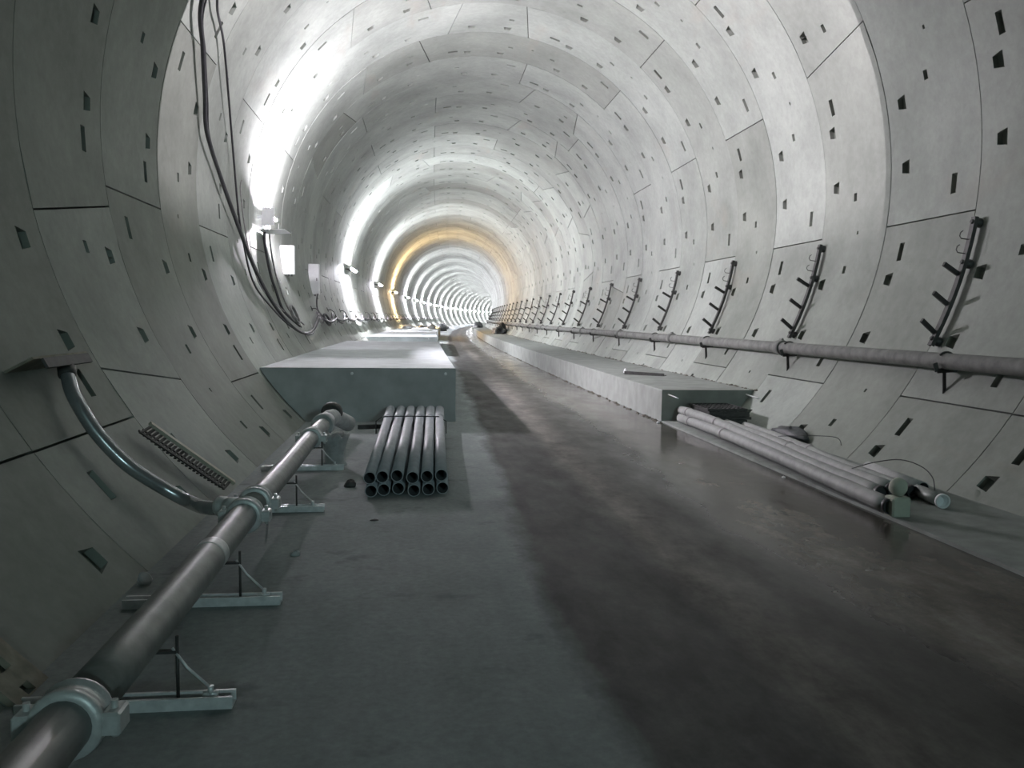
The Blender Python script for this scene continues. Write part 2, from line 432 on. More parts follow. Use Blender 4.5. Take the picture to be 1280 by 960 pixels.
for x in (2.34, 3.62):
    s = MB(); s.tube([(x, 12.75, .44), (x + .02, 12.45, .425), (x + .03, 12.3, .415)], .011, 8); part(s, 'rebar_stub', M['galv'], t)
# crumbs of mortar along the slab edges (uncountable debris)
mb = MB(); rr = random.Random(5)
for i in range(420):
    d = 12.6 + 60 * rr.random() ** 1.8; s_ = rr.uniform(.008, .035)
    if rr.random() < .6: mb.lump((2.236 - rr.uniform(.01, .09), d, 0.0), s_, s_ * 1.8, s_ * .6, i, .3, 6, 4)
    else: mb.lump((wx(.52) - rr.uniform(.01, .05), d, .51), s_, s_ * 2, s_ * .7, i, .3, 6, 4)
tag(mb.build('mortar_crumbs', M['mud'], None, (2.2, 13, 0)), 'brown crumbs of mortar strewn along the edges of the walkway slab', 'debris', kind='stuff')

# ------------------------------------------------------------------ right wall: cable brackets, pipe, pipe hangers
BD = [ringd(2 * k + .93) for k in range(0, 30)]
def ordn(i): return ['nearest', 'second', 'third', 'fourth', 'fifth', 'sixth', 'seventh', 'eighth', 'ninth', 'tenth'][i] if i < 10 else None
def make_bracket(d):
    t = thing('cable_bracket', 'nearest curved steel cable bracket on the right wall, above the pipe', 'cable bracket', (*(lambda p: (p[0], p[1], p[2]))(P(107.4, R, d)),), 'cable brackets along the right wall')
    A0, A1 = 98.2, 116.9
    mb = MB(); rows = []
    for i in range(17):
        a = A0 + (A1 - A0) * i / 16; st = len(mb.v)
        for r, o in ((R - .10, -.035), (R - .10, .035), (R - .055, .035), (R - .055, .027), (R - .092, .027), (R - .092, -.027), (R - .055, -.027), (R - .055, -.035)): mb.v.append(P(a, r, d + o))
        rows.append(st)
    for k in range(16):
        for i in range(8): j = (i + 1) % 8; mb.f.append([rows[k] + i, rows[k] + j, rows[k + 1] + j, rows[k + 1] + i]); mb.sm.append(False); mb.mi.append(0)
    mb.f.append([rows[0] + i for i in range(8)]); mb.f.append([rows[-1] + i for i in range(7, -1, -1)]); mb.sm += [False] * 2; mb.mi += [0] * 2
    part(mb, 'upright', M['darksteel'], t)
    for a in (106.2, 110.6, 114.9):
        m2 = MB(); m2.bar(P(a + .2, R - .045, d + .03), P(a - .5, R - .33, d - .03), .05, .03, up=(0, 1, 0))
        part(m2, 'arm', M['darksteel'], t)
    for a in (101.4, 103.4):
        m2 = MB(); m2.tube([P(a, R - .10, d), P(a + .1, R - .19, d), P(a - .2, R - .215, d), P(a - .7, R - .215, d), P(a - 1.0, R - .19, d)], .006, 6)
        part(m2, 'hook', M['darksteel'], t)
    for a in (98.9, 104.6, 115.9):
        m2 = MB(); ax = Vector(P(a, 1, 0)) - Vector((0, 0, ZC)); m2.lathe(P(a, R + .02, d), (-ax.x, 0, -ax.z), [(0, .055), (.05, .055), (.075, .035), (.12, .03), (.14, .02)], 10)
        part(m2, 'wall_anchor', M['darksteel'], t)
    return t
b0 = make_bracket(BD[0])
for i, d in enumerate(BD[1:], 1):
    w = ordn(i)
    lab = (w + ' curved steel cable bracket from the camera on the right wall') if w else 'curved steel cable bracket far down the right wall, beyond the tenth'
    copytree(b0, P(107.4, R, d), BD[0], lab)
PX, PZ = 4.03, 1.204
t = thing('wall_pipe', 'long dusty grey pipe running along the lower right wall', 'pipe', (PX, 12, PZ))
JD = [1.4, 6.9, 12.4, 18.1, 23.05, 28.8, 33.9, 39.4, 44.9, 50.4, 55.9, 61.4, 66.9, 72.4, 77.9]
mb = MB(); pts = []
for i in range(0, 62): pts.append((PX, -8 + i * 3, PZ))
mb.tube(pts, .088, 18, True); part(mb, 'pipe_run', M['wallpipe'], t)
for d in JD:
    m2 = MB(); m2.lathe((PX, d - .09, PZ), (0, 1, 0), [(0, .09), (.0, .112), (.04, .118), (.14, .118), (.18, .112), (.18, .09)], 18)
    m2.bevbox(PX - .02, PX + .02, d - .05, d + .05, PZ + .11, PZ + .145)
    part(m2, 'coupling', M['wallpipe'], t)
def make_hanger(d):
    t = thing('pipe_hanger', 'steel pipe hanger nearest the camera, under the grey wall pipe', 'pipe support', (PX, d, PZ), 'hangers under the right wall pipe')
    mb = MB(); w0 = P(119.6, R + .01, d); w1 = P(123.2, R + .01, d)
    mb.bar(w0, (PX - .10, d, PZ - .105), .05, .014, up=(0, 1, 0)); mb.bar(w1, (PX - .02, d, PZ - .115), .04, .014, up=(0, 1, 0))
    mb.bar((PX - .10, d, PZ - .11), (PX - .13, d, PZ - .02), .05, .012, up=(0, 1, 0))
    part(mb, 'angle_arm', M['darksteel'], t)
    m2 = MB(); n = 14; pts = [(PX + .1 * math.cos(a), d, PZ + .1 * math.sin(a)) for a in [math.radians(-120 + k * 260 / n) for k in range(n + 1)]]
    m2.tube(pts, .011, 6); part(m2, 'strap', M['darksteel'], t)
    return t
h0 = make_hanger(ringd(.62))
for i in range(1, 30):
    w = ordn(i); d = ringd(2 * i + .7)
    copytree(h0, (PX, d, PZ), ringd(.62), (w + ' steel hanger from the camera under the right wall pipe') if w else 'small steel hanger under the right wall pipe far down the tunnel, beyond the tenth')

# ------------------------------------------------------------------ stack of twelve pipes
cols_f = [-2.03, -1.92, -1.79, -1.65, -1.52, -1.39]; cols_b = [-2.005, -1.85, -1.70, -1.553, -1.405, -1.27]
names = ['leftmost', 'second from left', 'third from left', 'third from right', 'second from right', 'rightmost']
for lvl in (0, 1):
    for i in range(6):
        zf, zb = (.060, .072) if lvl == 0 else (.178, .209)
        xf = cols_f[i] + (.012 if lvl == 0 else -.0) ; xb = cols_b[i]; df = 7.45 + (.05 * ((i * 7 + lvl * 3) % 3) - .05); db = 12.62
        t = thing('plastic_pipe', '%s grey pipe in the %s row of the stack before the concrete block' % (names[i], 'top' if lvl else 'bottom'), 'pipe', (xf, df, zf), 'stacked grey pipes in front of the concrete block')
        k = (11.55 - df) / (db - df); xm = xf + (xb - xf) * k; zm = zf + (zb - zf) * k
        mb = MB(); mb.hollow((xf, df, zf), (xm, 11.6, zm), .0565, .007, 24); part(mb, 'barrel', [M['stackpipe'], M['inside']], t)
        m2 = MB(); m2.lathe((xm, 11.5, zm), (xb - xm, db - 11.5, zb - zm), [(0, .057), (.06, .068), (.12, .0665), (.14, .0695), (.18, .0665), (1.08, .0665), (1.1, .07), (1.12, .066)], 20); part(m2, 'socket', M['stackpipe'], t)
mb = MB(); zz = .295; pts = [(-2.16, 11.3, .03), (-2.16, 11.3, .20), (-2.08, 11.3, .262), (-1.9, 11.3, .268), (-1.6, 11.3, .268), (-1.32, 11.3, .263), (-1.215, 11.3, .20), (-1.21, 11.3, .03)]
mb.tube(pts, .008, 6); tag(mb.build('binding_strap', M['cable'], None, (-1.7, 11.3, 0)), 'thin dark strap across the pipe stack near the concrete block', 'strap')

# ------------------------------------------------------------------ left pipe on strut rails
PXL, PZL = -2.715, .33
t = thing('discharge_pipe', 'long grey steel pipe raised on rails beside the left wall', 'pipe', (PXL, 3, 0))
secs = [(-1.5, 2.68), (2.68, 5.5), (5.5, 8.85), (8.85, 10.0)]
for a, b in secs:
    mb = MB(); mb.tube([(PXL + .004 * math.sin(d * 2), d, PZL) for d in [a + (b - a) * k / 6 for k in range(7)]], .086, 22); part(mb, 'pipe_length', M['pipe'], t)
    
def clamp(d, parent, s=1.0, nb=7):
    m = MB(); r = .087
    m.lathe((PXL, d - .055, PZL), (0, 1, 0), [(0, r), (0, r + .028 * s), (.02, r + .034 * s), (.03, r + .022 * s), (.08, r + .022 * s), (.09, r + .034 * s), (.11, r + .028 * s), (.11, r)], 24)
    c = part(m, 'pipe_clamp', M['clamp'], parent, 'bright cast clamp round the pipe')
    for sx in ((-1, 1) if s > .5 else ()):
        e = MB(); x = PXL + sx * (r + .045); e.bevbox(x - .03, x + .03, d - .05, d + .05, PZL - .035, PZL + .035, .008)
        e.tube([(x, d, PZL - .06), (x, d, PZL + .06)], .012, 8); part(e, 'clamp_lug', M['clamp'], c)
    return c
clamp(2.68, t, .9); clamp(5.42, t, .9); clamp(5.78, t, .9); clamp(8.85, t, .9); clamp(4.5, t, .05)
mb = MB(); mb.lathe((PXL, 10.0, PZL), (0, 1, 0), [(-.12, .12), (-.1, .135), (.02, .13), (.05, .115), (.3, .11)], 18)
el = [(PXL, 10.2, PZL), (PXL + .01, 10.6, PZL), (PXL + .03, 10.9, PZL - .02), (PXL + .1, 11.1, PZL - .08), (PXL + .2, 11.25, PZL - .16)]
mb.tube(el, .105, 16); part(mb, 'end_elbow', M['bucket'], t, 'pale wrapped elbow at the far end')
m2 = MB(); m2.lathe((PXL + .0, 10.85, PZL + .03), (0.1, 1, .05), [(0, .11), (.02, .135), (.1, .14), (.12, .12), (.2, .05)], 18); part(m2, 'end_cap', M['darksteel'], t)
labs = ['nearest slotted strut rail on the floor under the left pipe', 'second slotted strut rail from the camera under the left pipe', 'third strut rail from the camera, crossing below the pipe clamps', 'strut rail on the floor at the foot of the pale bucket']
def make_stand(d):
    t = thing('strut_rail', labs[0], 'strut rail', (-2.8, d, 0), 'strut rails under the left pipe')
    mb = MB(); x0, x1 = -3.22, -2.377; w = .041; hh = .05
    pr = [(-w, 0), (w, 0), (w, hh), (w - .014, hh), (w - .014, hh - .008), (w - .004, hh - .008), (w - .004, .004), (-w + .004, .004), (-w + .004, hh - .008), (-w + .014, hh - .008), (-w + .014, hh), (-w, hh)]
    for x in (x0, x1):
        for a, z in pr: mb.v.append((x, d + a, z))
    n = len(pr)
    for i in range(n): j = (i + 1) % n; mb.f.append([i, j, n + j, n + i]); mb.sm.append(False); mb.mi.append(0)
    part(mb, 'channel', M['galv'], t)
    m2 = MB(); m2.tube([(-2.60, d, .004), (-2.60, d, .30)], .007, 8); m2.tube([(-2.83, d, .004), (-2.83, d, .30)], .007, 8); m2.bar((-2.83, d, .235), (-2.60, d, .235), .03, .01); part(m2, 'cradle', M['darksteel'], t)
    m3 = MB(); m3.tube([(-2.62, d, .25), (-2.56, d - .01, .17), (-2.47, d, .075)], .006, 6); m3.tube([(-2.47, d, .05), (-2.47, d, .085)], .013, 6); m3.tube([(-2.5, d, .05), (-2.44, d, .05)], .012, 6)
    part(m3, 'brace_wire', M['galv'], t, 'pale brace wire tied to the rail end')
    return t
s0 = make_stand(3.44)
for d, l in zip((4.68, 6.92, 8.8), labs[1:]): copytree(s0, (-2.8, d, 0), 3.44, l)

# branch hose climbing the wall, its bracket
hose = [(-2.80, 5.52, .36), (-2.90, 5.60, .335), (-3.05, 5.75, .31), (-3.22, 6.02, .29), (-3.36, 6.05, .36), (-3.50, 6.0, .47), (-3.61, 5.96, .57), (-3.72, 5.95, .69), (-3.82, 5.95, .82), (-3.91, 5.97, .96), (-3.99, 6.03, 1.08), (-4.05, 6.12, 1.2)]
def smooth(pts, k=6):
    out = []; p = [Vector(q) for q in pts]
    for i in range(len(p) - 1):
        a = p[max(i - 1, 0)]; b = p[i]; c = p[i + 1]; d = p[min(i + 2, len(p) - 1)]
        for j in range(k):
            t = j / k; out.append(.5 * ((2 * b) + (c - a) * t + (2 * a - 5 * b + 4 * c - d) * t * t + (3 * b - a - 3 * c + d) * t ** 3))
    out.append(p[-1]); return out
t = thing('branch_hose', 'shiny grey branch hose curving from the pipe clamp up the left wall', 'hose', hose[0])
mb = MB(); mb.tube(smooth(hose), .048, 16); part(mb, 'hose_body', simple('shiny_hose', (0.34, 0.36, 0.37), 0.22, 0.55, .12), t)
mb = MB(); mb.lathe(hose[0], (-.9, .7, -.1), [(-.02, .05), (0, .065), (.05, .065), (.06, .055), (.09, .055), (.1, .068), (.14, .068), (.15, .05)], 16); part(mb, 'hose_collar', M['clamp'], t, 'bright collar at the pipe end')
mb = MB(); mb.lathe(hose[-1], (-.05, .1, .12), [(-.04, .05), (-.03, .06), (.04, .06), (.05, .03)], 12); part(mb, 'hose_fitting', M['darksteel'], t)
t = thing('wall_bracket', 'dark angle bracket on the left wall holding the top of the hose', 'bracket', P(-119, R, 6))
mb = MB(); mb.hexa([P(-118.2, R, 5.62), P(-118.2, R - .20, 5.62), P(-118.2, R - .20, 6.5), P(-118.2, R, 6.5), P(-118.0, R, 5.62), P(-118.0, R - .20, 5.62), P(-118.0, R - .20, 6.5), P(-118.0, R, 6.5)])
part(mb, 'shelf', M['wood'], t)
mb = MB(); mb.hexa([P(-119.1, R - .185, 5.75), P(-119.1, R - .205, 5.75), P(-119.1, R - .205, 6.5), P(-119.1, R - .185, 6.5), P(-118.2, R - .185, 5.75), P(-118.2, R - .205, 5.75), P(-118.2, R - .205, 6.5), P(-118.2, R - .185, 6.5)])
part(mb, 'lip', M['darksteel'], t, 'dark hanging lip')
# leaning cable tray
def along(a0, d0, a1, d1, r0, r1, k): return P(a0 + (a1 - a0) * k, r0 + (r1 - r0) * k, d0 + (d1 - d0) * k)
t = thing('cable_tray', 'perforated steel tray leaning against the left wall behind the hose', 'cable tray', P(-136, R, 7.5))
mb = MB(); mb.bar(P(-126.3, R - .13, 6.98), P(-136.2, R - .13, 7.55), .03, .045, up=(0, 1, 0)); part(mb, 'bright_edge', M['palebar'], t, 'pale upper edge of the tray')
mb = MB()
for k in range(23):
    u = k / 22; a = -126.6 - 9.2 * u; dd_ = 6.95 + .55 * u
    mb.bar(P(a, R - .125, dd_), P(a - .1, R - .10, dd_ - .2), .022, .012, up=P(a, -1, 0))
mb.bar(P(-126.5, R - .10, 6.75), P(-135.8, R - .10, 7.33), .012, .035, up=(0, 1, 0)); mb.bar(P(-126.5, R - .1, 6.84), P(-135.8, R - .1, 7.42), .01, .02, up=(0, 1, 0))
part(mb, 'slotted_web', M['darksteel'], t)
# plate with two holes on the wall, bottom left
t = thing('perforated_plate', 'dusty brown plate with two dark holes lying on the left wall by the pipe', 'plate', P(-136, R, 3.6))
mb = MB(); n = 9
for i in range(n):
    pass
def plate(mb, a0, a1, d0, d1, r, th, holes):
    ab = sorted({a0, a1} | {h for q in holes for h in (q[0], q[1])}); db = sorted({d0, d1} | {h for q in holes for h in (q[2], q[3])})
    for i in range(len(ab) - 1):
        for j in range(len(db) - 1):
            am = (ab[i] + ab[i + 1]) / 2; dm = (db[j] + db[j + 1]) / 2
            if any(q[0] < am < q[1] and q[2] < dm < q[3] for q in holes): continue
            mb.hexa([P(ab[i], r, db[j]), P(ab[i + 1], r, db[j]), P(ab[i + 1], r, db[j + 1]), P(ab[i], r, db[j + 1]), P(ab[i], r - th, db[j]), P(ab[i + 1], r - th, db[j]), P(ab[i + 1], r - th, db[j + 1]), P(ab[i], r - th, db[j + 1])])
plate(mb, -137.9, -133.4, 3.5, 3.78, R - .005, .03, [(-137.0, -136.4, 3.6, 3.67), (-135.3, -134.6, 3.6, 3.68)])
part(mb, 'plate_body', M['wood'], t)
mb = MB(); mb.tube([P(-137.4, R + .01, 5.12), P(-136.9, R - .07, 5.06)], [.035, .04], 14); mb.lathe(P(-136.9, R - .07, 5.06), (.5, -.3, .5), [(0, .04), (.012, .045), (.02, .03)], 14)
tag(mb.build('plastic_plug', M['bucket'], None, P(-137.4, R, 5.1)), 'small pale plastic plug stuck in the ring joint beside the left pipe', 'plug')
# bucket
t = thing('plastic_bucket', 'pale dusty bucket with a rumpled liner beside the left pipe', 'bucket', (-2.50, 9.12, 0))
mb = MB(); prof = [(0, .13), (.01, .13), (.03, .105), (.12, .105), (.30, .135), (.31, .13), (.2, .12), (.05, .09)]
mb.lathe((-2.50, 9.12, .0), (0, 0, 1), prof, 20); part(mb, 'bucket_body', M['bucket'], t)
mb = MB(); o = 0; nn = 28
for j, (h_, r_) in enumerate([(.22, .128), (.30, .150), (.335, .142), (.27, .11)]):
    for k in range(nn):
        q = 2 * PI * k / nn; w = (.010 * math.sin(5 * q + j) + .008 * math.sin(9 * q)) * (1 if j else .3)
        mb.v.append((-2.50 + (r_ + w) * math.cos(q), 9.12 + (r_ + w) * math.sin(q), h_ + 1.6 * w))
for j in range(3):
    for k in range(nn): mb.f.append([j * nn + k, j * nn + (k + 1) % nn, (j + 1) * nn + (k + 1) % nn, (j + 1) * nn + k]); mb.sm.append(True); mb.mi.append(0)
mb.f.append([3 * nn + k for k in range(nn)]); mb.sm.append(False); mb.mi.append(0)
part(mb, 'liner', M['bucket'], t)
# small floor litter on the left
def lumpy(name, label, cat, c, s, seed, m='mud', k=.25): 
    mb = MB(); mb.lump((c[0], c[1], c[2] + s[2] * .24), *s, seed=seed, k=k); return tag(mb.build(name, M[m], None, c), label, cat)
mb = MB(); mb.bar((-2.45, 12.0, .03), (-2.05, 12.1, .03), .06, .06); tag(mb.build('timber_batten', M['darksteel'], None, (-2.3, 12, 0)), 'short dark timber batten on the floor at the foot of the concrete block', 'timber')
lumpy('stone', 'small pale stone in the shadow to the right of the left pipe', 'stone', (-2.43, 5.62, 0), (.03, .03, .025), 4, 'bucket')
lumpy('stone', 'dark flat chip on the floor just in front of the pipe stack', 'stone', (-1.95, 6.55, 0), (.035, .015, .01), 9, 'darksteel')
lumpy('stone', 'dark stub of stone beside the left end of the pipe stack', 'stone', (-2.24, 7.9, 0), (.05, .05, .05), 12, 'darksteel')
lumpy('stone', 'tiny white chip on the wet floor beside the long wrapped pipes', 'stone', (2.16, 8.1, 0), (.018, .03, .012), 14, 'white')
lumpy('stone', 'white crumb at the corner of the walkway slab on the wet floor', 'stone', (2.16, 12.6, 0), (.035, .03, .018), 15, 'white')

# ------------------------------------------------------------------ right: long wrapped pipes and what lies with them
rp = [([(2.50, 12.55, .085), (2.47, 11.0, .105), (2.41, 9.0, .105), (2.33, 7.5, .10), (2.265, 6.36, .10)], .068, 'front pipe of the wrapped bundle, lying along the edge of the wet floor'),
      ([(2.52, 12.62, .20), (2.55, 11.5, .20), (2.58, 9.5, .135), (2.50, 8.0, .115), (2.45, 6.8, .115)], .066, 'second wrapped pipe of the bundle, resting behind the front one'),
      ([(2.92, 11.7, .10), (2.86, 10.0, .11), (2.76, 8.6, .11), (2.67, 7.0, .11)], .062, 'third pipe of the wrapped bundle, between the second one and the wall'),
      ([(3.12, 11.5, .10), (3.03, 9.8, .11), (2.90, 8.4, .10), (2.81, 6.92, .10)], .055, 'black-mouthed pipe on the wall side of the wrapped bundle')]
for i, (pts, r, lab) in enumerate(rp):
    t = thing('wrapped_pipe', lab, 'pipe', pts[-1], 'long wrapped pipes at the foot of the right wall')
    sp = smooth(pts, 5); mb = MB(); rr = random.Random(i); rs = [r * (1 + rr.uniform(-.05, .06)) for _ in sp]
    mb.tube(sp, rs, 16); part(mb, 'wrapped_run', M['wrap'], t)
    a = sp[-1]; b = sp[-2]; ax = (a - b).normalized()
    m2 = MB(); m2.hollow(a - ax * .02, a + ax * .05, r * .98, .008, 18, 0); m2.lathe(a + ax * .0, ax, [(0, r * .9), (.006, r * .9)], 16); part(m2, 'open_end', M['black'], t, 'black open mouth of the pipe')
    for k in ([.12, .3] if i < 2 else [.5]):
        q = sp[int(k * (len(sp) - 1))]; q2 = sp[int(k * (len(sp) - 1)) + 1]; m3 = MB(); m3.lathe(q, q2 - q, [(0, r * 1.02), (.0, r * 1.12), (.05, r * 1.14), (.06, r * 1.02)], 16); part(m3, 'tape_band', M['cablegrey'], t)
t = thing('wrapped_pipe', 'second black-mouthed pipe, closest to the wall at the end of the bundle', 'pipe', (2.93, 6.95, .12), 'long wrapped pipes at the foot of the right wall')
mb = MB(); mb.hollow((2.935, 6.92, .125), (3.02, 8.0, .125), .055, .008, 18); mb.lathe((2.945, 7.05, .125), (0, 1, 0), [(0, .046), (.01, .046)], 16, 1); part(mb, 'short_run', [M['wrap'], M['black']], t)
t = thing('pipe_offcut', 'short pipe offcut with a bright white rim at the foot of the right wall', 'pipe', (2.86, 6.5, .1))
mb = MB(); mb.hollow((2.85, 6.52, .095), (2.90, 6.95, .095), .058, .008, 18); part(mb, 'offcut_body', [M['pipe'], M['white']], t)
mb = MB(); mb.hollow((2.848, 6.50, .095), (2.85, 6.53, .095), .063, .012, 18, 0); mb.lathe((2.853, 6.56, .085), (0, 1, 0), [(0, .04), (.01, .04)], 16); part(mb, 'white_rim', M['white'], t, 'bright white rim and plug')
mb = MB(); mb.bevbox(2.245, 2.405, 6.26, 6.40, .026, .185, .014); tag(mb.build('foam_block', M['foam'], None, (2.33, 6.33, .03)), 'square pale green foam block at the near end of the wrapped pipes', 'foam block')
mb = MB(); mb.lump((2.325, 6.33, .262), .072, .072, .078, 3, .06, 18, 12, False); tag(mb.build('foam_ball', M['foam'], None, (2.33, 6.33, .19)), 'round pale green lump resting on top of the foam block', 'foam lump')
for pts, lab in (([(2.62, 7.6, .18), (2.8, 7.5, .26), (3.0, 7.4, .30), (3.12, 7.25, .26), (3.14, 7.1, .18), (3.10, 7.0, .06)], 'thin dark wire looping up behind the near end of the wrapped pipes'),
                 ([(2.9, 9.9, .17), (3.15, 9.6, .22), (3.35, 9.3, .24), (3.37, 9.2, .16)], 'thin dark wire bent over the middle of the wrapped pipes')):
    mb = MB(); mb.tube(smooth(pts, 6), .005, 6); tag(mb.build('loose_wire', M['cable'], None, pts[-1]), lab, 'wire')
# pile of grating panels against the slab end
ords = ['bottom', 'second from bottom', 'middle', 'fourth from bottom', 'top']
g0 = None
for k in range(5):
    z = .13 + k * .042; ox = 2.98 + .02 * ((k * 3) % 4 - 1.5); 
    if g0 is None:
        g0 = thing('steel_grating', 'bottom panel of the dark grating pile against the walkway slab end', 'grating', (ox, 12.2, z), 'gratings piled against the walkway slab end')
        mb = MB(); 
        for sx in (-.30, .30): mb.bar((ox + sx, 11.75, z), (ox + sx, 12.6, z), .012, .034)
        for sd in (11.75, 12.6): mb.bar((ox - .3, sd, z), (ox + .3, sd, z), .012, .034)
        part(mb, 'frame', M['darksteel'], g0)
        mb = MB()
        for q in range(1, 9): mb.bar((ox - .3 + q * .0667, 11.76, z), (ox - .3 + q * .0667, 12.59, z), .006, .026)
        for q in range(1, 6): mb.bar((ox - .3, 11.75 + q * .142, z + .006), (ox + .3, 11.75 + q * .142, z + .006), .012, .012)
        part(mb, 'bars', M['darksteel'], g0)
        go = (ox, 12.2, z)
    else:
        copytree(g0, (ox, 12.2 + .02 * (k % 3 - 1), z), 12.2, ords[k] + ' panel of the dark grating pile against the walkway slab end')
for k, (x0, x1) in enumerate(((11.85, 11.95), (12.4, 12.5))):
    mb = MB(); mb.box(2.72, 3.28, x0, x1, .034, .112); tag(mb.build('timber_bearer', M['darksteel'], None, (3.0, x0, 0)), ('near', 'far')[k] + ' dark timber bearer under the pile of gratings', 'timber')
mb = MB(); mb.lump((3.33, 10.45, .12), .13, .42, .09, 21, .25, 18, 10); tag(mb.build('dark_mound', M['tarp'], None, (3.3, 10.4, 0)), 'dark slumped mound at the foot of the right wall behind the wrapped pipes', 'bag')  # low dark lump against the wall
# things on the walkway slab
t = thing('steel_angle', 'dark steel angle lying across the walkway slab near its front end', 'steel angle', (2.85, 16.2, .51))
mb = MB(); mb.bar((2.56, 16.42, .53), (3.24, 15.9, .52), .16, .012); mb.bar((2.53, 16.35, .545), (3.20, 15.83, .53), .012, .07); part(mb, 'angle_body', M['darksteel'], t)
mb = MB(); mb.lump((2.57, 16.42, .54), .035, .05, .08, 2, .3); part(mb, 'bright_end', M['white'], t, 'whitish lump at the left end')
mb = MB()
mb.lump((3.55, 60, .51), .5, 1.6, .5, 5, .6, 28, 14); mb.lump((3.1, 59, .51), .3, 1, .35, 8, .6); tag(mb.build('tarpaulin_heap', M['tarp'], None, (3.5, 60, .51)), 'dark tarpaulin heap on the walkway slab far down the tunnel', 'heap')
mb = MB(); mb.tube([(4.1, 57, .51), (4.1, 57, .86)], [.09, .07], 10); mb.tube([(4.1, 57, .86), (4.1, 57, 1.0)], [.04, .05], 8); tag(mb.build('marker_post', M['darksteel'], None, (4.1, 57, .51)), 'small dark post standing on the walkway slab right of the tarpaulin heap', 'post')
mb = MB(); mb.lump((2.7, 96, .51), .5, 1.6, .55, 15, .35, 16, 10); tag(mb.build('tarpaulin_heap', M['tarp'], None, (2.7, 96, .51)), 'smaller dark heap on the far end of the walkway slab, past the post', 'heap')
# site clutter beyond the second block
clut = [((-3.1, 60, .8), (.5, 1.0, .22), 'bucket', 'pale sheeting heap on the third block, against the left wall'), ((-2.2, 61, .8), (.35, .8, .16), 'tarp', 'dark heap on the middle of the third block'),
        ((-1.5, 62, .8), (.3, .8, .22), 'bucket', 'pale sheeting heap on the right edge of the third block'), ((-2.0, 51, .8), (.6, .5, .12), 'bucket', 'rumpled pale sheet at the far end of the second block'),
        ((-1.7, 78, 0), (.6, 1.5, .55), 'tarp', 'dark equipment heap on the floor beyond the third block'), ((-2.3, 86, 0), (.6, 2.0, .6), 'cablegrey', 'grey equipment heap by the left wall beyond the third block'),
        ((-1.6, 100, 0), (.6, 2.0, .6), 'tarp', 'farthest dark equipment heap on the left of the lane'), ((-2.0, 116, 0), (.7, 2.5, .6), 'cablegrey', 'farthest grey heap by the left wall')]
for i, (c, s, m, lab) in enumerate(clut): lumpy('site_heap', lab, 'heap', c, s, 30 + i, m, .4)

# ------------------------------------------------------------------ left wall: lamps, boxes, cables
LD = [17.4, 35.8, 52, 67.5, 84, 98.5, 112, 125.5, 139, 152, 165, 178, 191, 204, 217, 230, 242, 254, 266, 278, 290, 302]
def make_lamp(d, mat='tube', lab='', open_side=False):
    r0 = R; t = thing('wall_lamp', lab, 'lamp', P(-89, R, d), 'wall lamps along the left side')
    a = -89; SHELF = .33 if not open_side else .09
    def Q(da, dr, dd_): return P(a + da, R - dr, d + dd_)
    def sheet(mb, a0, a1, r0, r1, d0, d1): mb.hexa([Q(a0, r0, d0), Q(a1, r0, d0), Q(a1, r0, d1), Q(a0, r0, d1), Q(a0, r1, d0), Q(a1, r1, d0), Q(a1, r1, d1), Q(a0, r1, d1)])
    if not open_side:   # sheet-metal luminaire: back plate, plus lower shelf and near-side shield added to block light; open upwards and down the tunnel
        mb = MB(); sheet(mb, -.7, .7, .22, .235, -.30, .34)
        for s in (-.2, .24): sheet(mb, -.4, .4, -.02, .23, s - .03, s + .03)
        part(mb, 'back_plate', M['white'], t)
        mb = MB(); sheet(mb, -3.3, -3.2, .03, .55, -.36, .5); part(mb, 'lower_baffle', M['white'], t)
        mb = MB(); sheet(mb, -2.2, 2.2, .12, .36, -.365, -.35); part(mb, 'side_shield', M['white'], t)
        mb = MB(); mb.tube([Q(0, .28, -.27), Q(0, .28, 0), Q(0, .28, .31)], .028, 8)
    else:               # long batten on two stand-off brackets
        mb = MB(); sheet(mb, -.7, .7, .22, .27, -1.0, 1.0); part(mb, 'back_plate', M['white'], t)
        mb = MB()
        for s in (-.7, .7): sheet(mb, -.3, .3, -.02, .22, s - .03, s + .03)
        part(mb, 'standoff', M['darksteel'], t)
        mb = MB(); mb.tube([Q(0, .31, -.97), Q(0, .31, 0), Q(0, .31, .97)], .028, 8)
    part(mb, 'lit_tube', M[mat], t, 'glowing tube')
    return t
l0 = make_lamp(LD[0], 'tube', 'nearest glowing lamp on the left wall, above the white boxes')
make_lamp(LD[1], 'tube_far', 'second glowing lamp from the camera on the left wall', True)
make_lamp(LD[3], 'tube_warm', 'amber glowing lamp on the left wall, fourth from the camera', True)
l2 = make_lamp(LD[2], 'tube_far', 'third glowing lamp from the camera on the left wall', True)
for i, d in enumerate(LD):
    if i < 4: continue
    lab = (ordn(i) + ' white glowing lamp from the camera on the left wall') if i < 10 else 'white glowing lamp on the left wall near the far end, beyond the tenth'
    copytree(l2, P(-89, R, d), LD[2], lab)
